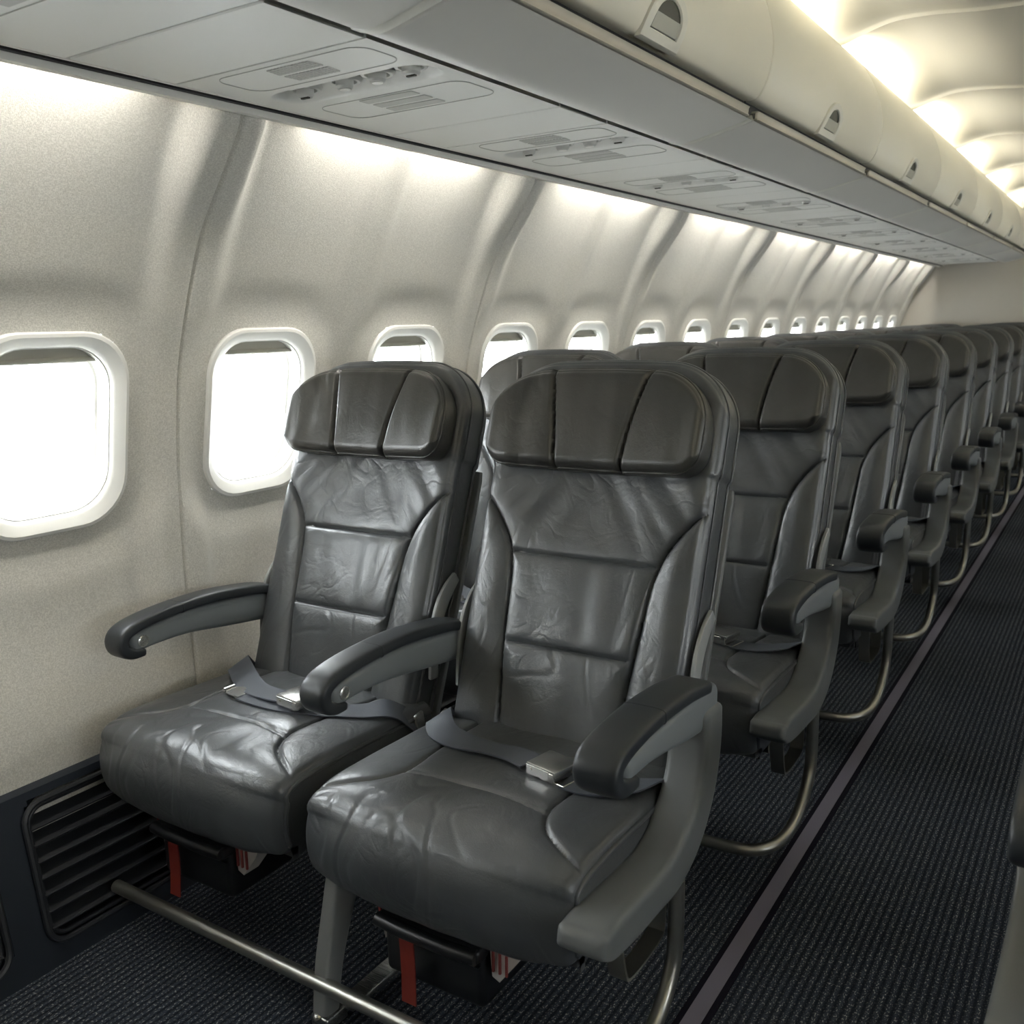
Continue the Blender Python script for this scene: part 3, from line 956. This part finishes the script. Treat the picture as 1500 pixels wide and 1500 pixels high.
def aisle_side(root, xc=0.275):
    f = MB()
    f.sweep_yz([(.938, .374, .016), (.965, .368, .026), (1.02, .362, .029), (1.10, .357, .029), (1.17, .358, .033), (1.235, .385, .037), (1.283, .436, .037), (1.305, .495, .037), (1.309, .548, .037)], xc, 0.037, 6.5, n=44, cap=0.012,
               hwf=lambda u: 0.036 - 0.004 * u)
    fr = f.build('side_frame', M['frame_grey'], root, OFF, ang=45)
    b_ = MB()
    w = 0.014
    strip = cr([(1.055, .335), (1.075, .235), (1.10, .212), (1.195, .214), (1.212, .235), (1.215, .335)], 5)
    b_.rings([[(xc - .036, y, z), (xc - .008, y, z), (xc - .008, y + .003, z + .004), (xc - .036, y + .003, z + .004)] for y, z in strip])
    b_.build('frame_bracket', M['bronze'], root, OFF, ang=40)
    a = MB()
    a.sweep_yz([(1.03, .575, .017), (1.09, .576, .020), (1.16, .571, .025), (1.23, .564, .031), (1.29, .560, .035), (1.328, .556, .034)], xc - .003, 0.028, 5, cap=0.014)
    ar = a.build('armrest', M['arm_grey'], root, OFF, ang=50)
    p = MB()
    p.sweep_yz([(1.040, .5535, .010), (1.010, .556, .013), (.990, .569, .014), (.989, .588, .014), (1.006, .600, .0135), (1.055, .608, .012), (1.13, .611, .0115), (1.22, .606, .0115), (1.295, .595, .011)], xc - .003, 0.0325, 4.6, n=36, cap=0.009)
    p.sweep_yz([(1.125, .611, .0124), (1.1265, .611, .0124)], xc - .003, 0.0332, 4.6, n=36, cap=0.0008, res=1)
    p.build('arm_pad', M['arm_pad'], ar, OFF, ang=50)

# belts ------------------------------------------------------------------------
def ribbon(m, pts, hw=0.0255, th=0.0014, twist=None):
    """flat webbing along (x, y, extra height) points lying on the cushion, or absolute z if given as 4th"""
    P = cr([tuple(p) for p in pts], 7)
    rings = []
    for i, p in enumerate(P):
        a = Vector(P[max(i - 1, 0)][:3]); c_ = Vector(P[min(i + 1, len(P) - 1)][:3]); t = (c_ - a); t.normalize()
        ang = p[3]
        side0 = Vector((0, 0, 1)).cross(t)
        if side0.length < 1e-3: side0 = Vector((1, 0, 0))
        side0.normalize(); up0 = t.cross(side0)
        side = side0 * math.cos(ang) + up0 * math.sin(ang); up = t.cross(side)
        q = Vector(p[:3])
        rings.append([q + side * hw * k + up * (th if e else -th) for e, k in ((0, -1), (0, 1), (1, 1), (1, -1))])
    m.rings(rings)
def C(x, y, h=0.004, ang=0.0): return (x, y, cush_top(x, y) + h, ang)
def buckle(m, c, rz, tilt=0.0):
    rot = Matrix.Rotation(rz, 3, 'Z') @ Matrix.Rotation(tilt, 3, 'X')
    c = Vector(c)
    m.bevel_box(c, (.030, .0275, .0095), .003, rot)
    # lid, hinged at one end, edges folded
    m.bevel_box(c + rot @ Vector((.003, 0, .0110)), (.030, .0282, .0024), .0016, rot, 2)
    m.bevel_box(c + rot @ Vector((.0318, 0, .007)), (.0022, .0282, .006), .0015, rot, 2)
    for sy in (-1, 1):
        m.bevel_box(c + rot @ Vector((-.004, sy * .0275, .002)), (.024, .0013, .008), .001, rot, 1)
        m.lathe([(.003, 0), (.003, .0015), (0, .0015)], c + rot @ Vector((-.018, sy * .0285, .003)), rot @ Vector((0, sy, 0)), 12)
def latch_plate(m, c, rz):
    rot = Matrix.Rotation(rz, 3, 'Z'); c = Vector(c)
    L = [(-.016, -.02), (.02, -.02), (.02, .02), (-.016, .02), (-.03, .010), (-.03, -.010)]
    m.rings([[c + rot @ Vector((x, y, z)) for x, y in L] for z in (-.0014, .0014)])
    m.tube([c + rot @ Vector(p) for p in ((-.033, -.013, .001), (-.033, .013, .001))], .0045, 10)
def aisle_belt(root):
    s = MB()
    ribbon(s, [(-.232, 1.335, .400, .9), (-.205, 1.275, .452, .55), C(-.165, 1.232, .008, .25), C(-.11, 1.212, .006, .1), C(-.055, 1.212, .005, -.1), C(.0, 1.212, .006, .0), C(.04, 1.20, .006, .0)])
    a = s.build('seat_belt', M['strap'], root, OFF, ang=50)
    f = MB(); f.bevel_box((-.236, 1.335, .405), (.004, .012, .03), .003, Matrix.Rotation(.3, 3, 'X')); f.build('belt_anchor', M['metal'], a, OFF)
    b_ = MB(); buckle(b_, (.083, 1.187, cush_top(.083, 1.187) + .012), -.22)
    b_.tube([Vector((.083 + x * .97 + y * .22, 1.187 - x * .22 + y, cush_top(.1, 1.18) + .004)) for x, y in ((.024, -.022), (.046, -.022), (.046, .022), (.024, .022))], .0018, 6, cyclic=True)
    b_.build('buckle', M['buckle'], a, OFF, ang=35)
    s = MB()
    ribbon(s, [C(.115, 1.178, .004), C(.16, 1.183, .003), C(.20, 1.215, .004, -.1), (.228, 1.268, .438, -.4), (.242, 1.315, .395, -.9)])
    q = s.build('seat_belt', M['strap'], root, OFF, ang=50)
    f = MB(); f.bevel_box((.247, 1.31, .395), (.0025, .010, .022), .002, Matrix.Rotation(.2, 3, 'X')); f.build('belt_anchor', M['metal'], q, OFF)
def window_belt(root):
    s = MB()
    ribbon(s, [(-.232, 1.335, .40, .9), (-.210, 1.285, .452, .6), C(-.165, 1.255, .012, .3), C(-.11, 1.22, .010, .2), C(-.06, 1.197, .009, .05), C(-.01, 1.190, .010), C(.035, 1.190, .012)])
    a = s.build('seat_belt', M['strap'], root, OFF, ang=50)
    b_ = MB(); buckle(b_, (.070, 1.183, cush_top(.07, 1.183) + .018), -.12)
    b_.build('buckle', M['buckle'], a, OFF, ang=35)
    s = MB()
    ribbon(s, [(.243, 1.325, .395, -.8), (.222, 1.272, .442, -.35), C(.18, 1.235, .004, -.1), C(.12, 1.197, .003), C(.05, 1.172, .003), C(-.01, 1.168, .004), C(-.06, 1.172, .005)])
    q = s.build('seat_belt', M['strap'], root, OFF, ang=50)
    l = MB(); latch_plate(l, (-.078, 1.172, cush_top(-.08, 1.172) + .007), -.06); l.build('latch_plate', M['buckle'], q, OFF, ang=35)
    f = MB(); f.bevel_box((.247, 1.325, .395), (.0035, .012, .026), .002, Matrix.Rotation(.2, 3, 'X')); f.build('belt_anchor', M['metal'], q, OFF)

back_me = make_backrest(); head_me = make_head_full(); cush_me = make_cushion()
def make_shell():
    m = MB()
    def pts(W, z0, z1, off): pass
    R = []
    for off, ins in ((-0.077, 0.003), (-0.080, 0.001), (-0.088, 0.001), (-0.094, 0.006)):
        ring = []
        for s, t in [(-.229, -.02), (.229, -.02), (.233, .25), (.235, .47), (.232, .488), (-.232, .488), (-.235, .47), (-.233, .25)]:
            k = 1 - ins / .23
            ring.append(back_pt(s * k, t, off))
        R.append(ring)
    m.rings(R)
    return m
shell_me = make_shell()
def seat_common(root, proto=None):
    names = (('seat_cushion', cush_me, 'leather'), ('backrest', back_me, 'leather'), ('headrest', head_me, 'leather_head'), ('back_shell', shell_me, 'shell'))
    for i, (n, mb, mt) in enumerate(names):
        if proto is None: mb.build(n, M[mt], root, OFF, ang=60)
        else:
            o = proto[i].copy(); COL.objects.link(o); o.parent = root
    for sx in (-1, 1):
        h = MB(); hinge_link(h, sx, sx * .236); h.build('recline_link', M['light_grey'], root, OFF)

XA, XW = -0.797, -1.335
aisle = empty('airline_seat', (XA, 1.2, 0))
seat_common(aisle)
proto_parts = [o for o in aisle.children][:4]
proto_parts = [next(o for o in aisle.children if o.name.startswith(n)) for n in ('seat_cushion', 'backrest', 'headrest', 'back_shell')]
aisle_side(aisle)
arm_parts('armrest', -0.262, aisle)
aisle_belt(aisle)
window = empty('airline_seat', (XW, 1.2, 0))
seat_common(window, proto_parts)
arm_parts('armrest', -0.243, window, 0.0, 0.004, 0.025)
window_belt(window)

# under-seat structure of a pair -------------------------------------------------
def make_base():
    root = empty('seat_base', (-1.05, 1.2, 0))
    off = (-1.05, 1.2, 0)
    b_ = MB()
    b_.tube(cr([(-1.585, .975, .085), (-1.3, .975, .085), (-.9, .975, .085), (-.66, .975, .085), (-.60, .978, .085), (-.56, .990, .085), (-.530, 1.03, .087), (-.516, 1.09, .098), (-.512, 1.145, .125), (-.510, 1.185, .165), (-.510, 1.205, .215), (-.510, 1.208, .318)], 6), .0125, 14)
    b_.build('baggage_bar', M['bronze'], root, off)
    for x in (-1.05,):
        l = MB()
        l.sweep_yz([(1.055, .262, .036), (1.03, .20, .028), (1.0, .11, .022), (.985, .03, .019)], x + .010, .015, 6, cap=.004)
        l.build('leg', M['leg_metal'], root, off, ang=45)
        l = MB()
        l.sweep_yz([(1.33, .258, .03), (1.40, .16, .02), (1.47, .03, .018)], x, .016, 6, cap=.004)
        l.build('leg', M['leg_metal'], root, off, ang=45)
        l = MB(); l.bevel_box((x + .03, 1.245, .026), (.017, .235, .006), .003)
        l.build('floor_rail', M['metal'], root, off)
        f = MB(); f.bevel_box((x + .01, .992, .014), (.019, .026, .013), .005)
        f.lathe([(.009, 0), (.009, .005), (.005, .008), (0, .008)], (x + .006, .970, .024), (0, -.6, .8), 14)
        f.build('foot_fitting', M['metal'], root, off)
    c = MB()
    for y in (1.115, 1.32): c.tube([(-1.57, y, .258), (-.572, y, .258)], .016, 12)
    c.build('cross_beam', M['dark_plastic'], root, off)
    return root
base = make_base()

# life vest boxes under the front row --------------------------------------------
def make_vest():
    root = empty('life_vest_box', (0, 0, 0))
    b_ = MB(); b_.bevel_box((0, .12, .165), (.098, .11, .052), .012)
    b_.bevel_box((0, .012, .213), (.100, .018, .012), .008)
    b_.tube([(-.096, -.003, .214), (-.05, -.008, .215), (.05, -.008, .215), (.096, -.003, .214)], .012, 12)
    b_.box(-.094, .094, .004, .010, .190, .1915)
    b_.build('vest_case', M['dark_plastic'], root, ang=40)
    s = MB()
    P = cr([(-.03, -.006, .208), (-.031, -.013, .203), (-.030, -.014, .185), (-.026, -.018, .15), (-.022, -.024, .118), (-.020, -.027, .106)], 5)
    s.rings([[(x - .014, y, z), (x + .014, y, z), (x + .014, y + .002, z), (x - .014, y + .002, z)] for x, y, z in P])
    s.build('pull_strap', M['red'], root)
    for sx, w in ((-1, .016), (1, .05)):
        f = MB()
        P = [(0, .238), (.35, .225), (.7, .20), (.85, .16)]
        if sx < 0: L = [(-.104, .238), (-.118, .244), (-.110, .20), (-.103, .162)]
        else: L = [(.104, .242), (.165, .240), (.150, .205), (.120, .168), (.108, .172)]
        f.rings([[(x, .004 + d + abs(x) * .15, z + .002 * math.sin(x * 300)) for x, z in L] for d in (0, .003, .035)])
        fl = f.build('bag_flap', M['white_bag'], root, smooth=False)
        r = MB()
        if sx > 0:
            for k in range(3): r.rings([[(x + k * .012, d_, z) for x, z in ((.112, .222), (.1152, .222), (.1145, .186), (.111, .186))] for d_ in (.015, .0185)])
        else: r.rings([[(x, d_, z) for x, z in ((-.110, .225), (-.106, .225), (-.104, .185), (-.107, .185))] for d_ in (.013, .018)])
        r.build('red_print', M['print'], fl, smooth=False)
    return root
vb = make_vest(); vb.location = (-0.845, 1.02, 0)
tag(vb, 'black life vest case with red pull strap under the front aisle seat', 'life vest case', 'life vest cases')
vb2 = copy_tree(vb); vb2.location = (-1.408, 1.02, 0)
tag(vb2, 'black life vest case with red pull strap under the front window seat', 'life vest case', 'life vest cases')

# rows -------------------------------------------------------------------------
ROWY = [0.0, 0.735] + [0.735 + 0.758 * k for k in range(1, 9)]
WL = ['front row window seat of charcoal leather, seat belt open with its metal tongue lying loose',
      'charcoal leather window seat directly behind the front row window seat']
AL = ['front row aisle seat of charcoal leather, seat belt buckled across the cushion',
      'charcoal leather aisle seat directly behind the front row aisle seat']
for k, yk in enumerate(ROWY):
    for proto, X, L, nm in ((window, XW, WL, 'window'), (aisle, XA, AL, 'aisle')):
        o = proto if k == 0 else copy_tree(proto)
        o.location = (X, 1.2 + yk, 0)
        lab = L[k] if k < 2 else ('charcoal leather %s seat in the %s row from the front' % (nm, ORD[k]) if k < len(ROWY) - 1 else
                                  'charcoal leather %s seat in the last row, against the far bulkhead' % nm)
        tag(o, lab, 'airline seat', 'left block of %s seats' % nm)
    o = base if k == 0 else copy_tree(base)
    o.location = (-1.05, 1.2 + yk, 0)
    tag(o, 'metal legs and tubular baggage bar under the front row of seats' if k == 0 else
        ('metal legs and tubular baggage bar under the last row of seats' if k == len(ROWY) - 1 else 'metal legs and tubular baggage bar under the %s row of seats' % ORD[k]),
        'seat base', 'seat bases')
for k, yk in enumerate(ROWY[:8]):
    ra = copy_tree(aisle); ra.scale = (-1, 1, 1); ra.location = (0.236, 1.2 + 0.085 + yk, 0)
    tag(ra, 'seat across the aisle, only its armrest and side frame showing at the right photo edge' if k == 0 else
        'charcoal aisle seat across the aisle in its %s row, beyond the right photo edge' % ORD[k], 'airline seat', 'aisle seats across the aisle')

# ------------------------------------------------------------------ light
def area(name, loc, sx, sy, power, color, rot):
    l = bpy.data.lights.new(name, 'AREA'); l.shape = 'RECTANGLE'; l.size = sx; l.size_y = sy
    l.energy = power; l.color = color
    o = bpy.data.objects.new(name, l); COL.objects.link(o); o.location = loc; o.rotation_euler = rot
    return o
def aim(d):   # rotation so that -Z points along d and X stays along the cabin
    z = -Vector(d).normalized(); x = Vector((0, 1, 0)); y = z.cross(x).normalized()
    return Matrix((x, y, z)).transposed().to_euler()
WARM = (1.0, 0.955, 0.85)
WASH, COVE = 3.4, 4.4
for k in range(-3, 7):
    yc = SEAM0 + PITCHP * (k + 0.5)
    area('wash_lamp', (-1.362, yc, 1.578), 0.62, 0.022, WASH, (1.0, 0.97, 0.90), aim((-0.55, 0, -0.83)))
area('wash_lamp', (1.362, 3.3, 1.578), 9.5, 0.022, WASH * 6, (1.0, 0.97, 0.90), aim((0.55, 0, -0.83)))
k = -4
while CE0 + CEP * (k + 1) < Y1 + 0.5:
    yc = CE0 + CEP * (k + 0.5)
    if yc > Y0 + .3 and yc < Y1 - .2:
        for s in (-1, 1):
            area('cove_lamp', (s * 0.93, yc, 1.872), 0.84, 0.05, COVE, WARM, aim((-s * 0.93, 0, 0.36)))
    k += 1
# daylight: overcast sky through the windows (portals only steer the sampling)
w = bpy.data.worlds.new('daylight'); SC.world = w; w.use_nodes = True
bg = w.node_tree.nodes['Background']; bg.inputs['Color'].default_value = (0.93, 0.97, 1.0, 1); bg.inputs['Strength'].default_value = 15.0
for s in (-1, 1):
    for wy in WIN_Y:
        o = area('window_portal', (s * 1.80, wy, WIN_Z), 0.24, 0.31, 1.0, (1, 1, 1), aim((-s, 0, 0)))
        o.data.cycles.is_portal = True

# ------------------------------------------------------------------ camera
cam = bpy.data.cameras.new('camera'); co = bpy.data.objects.new('camera', cam); COL.objects.link(co)
f_px = 1385.07
v1 = Vector((1664 - 750, 455 - 750, f_px)); v2 = Vector((-1418 - 750, 536 - 750, f_px))
Yc = v1.normalized(); Xc = -v2.normalized()
Zc = Xc.cross(Yc)
if Zc.y > 0: Zc = -Zc
# rows of world axes expressed in camera (x right, y down, z forward)
right = Vector((Xc.x, Yc.x, Zc.x)); down = Vector((Xc.y, Yc.y, Zc.y)); fwd = Vector((Xc.z, Yc.z, Zc.z))
mtx = Matrix((right, -down, -fwd)).transposed().to_4x4()
mtx.translation = (0, 0, H)
co.matrix_world = mtx
cam.sensor_width = 36; cam.sensor_fit = 'HORIZONTAL'; cam.lens = f_px / 1500 * 36
cam.clip_start = 0.02
cam.dof.use_dof = True; cam.dof.focus_distance = 1.75; cam.dof.aperture_fstop = 8.0
SC.camera = co

SC.view_settings.view_transform = 'Standard'; SC.view_settings.look = 'None'
SC.view_settings.gamma = 1.0; SC.view_settings.use_curve_mapping = False
SC.view_settings.exposure = 0.85
SC.cycles.use_denoising = True
SC.cycles.max_bounces = 10; SC.cycles.diffuse_bounces = 6; SC.cycles.glossy_bounces = 4; SC.cycles.transparent_max_bounces = 12
SC.cycles.sample_clamp_indirect = 8
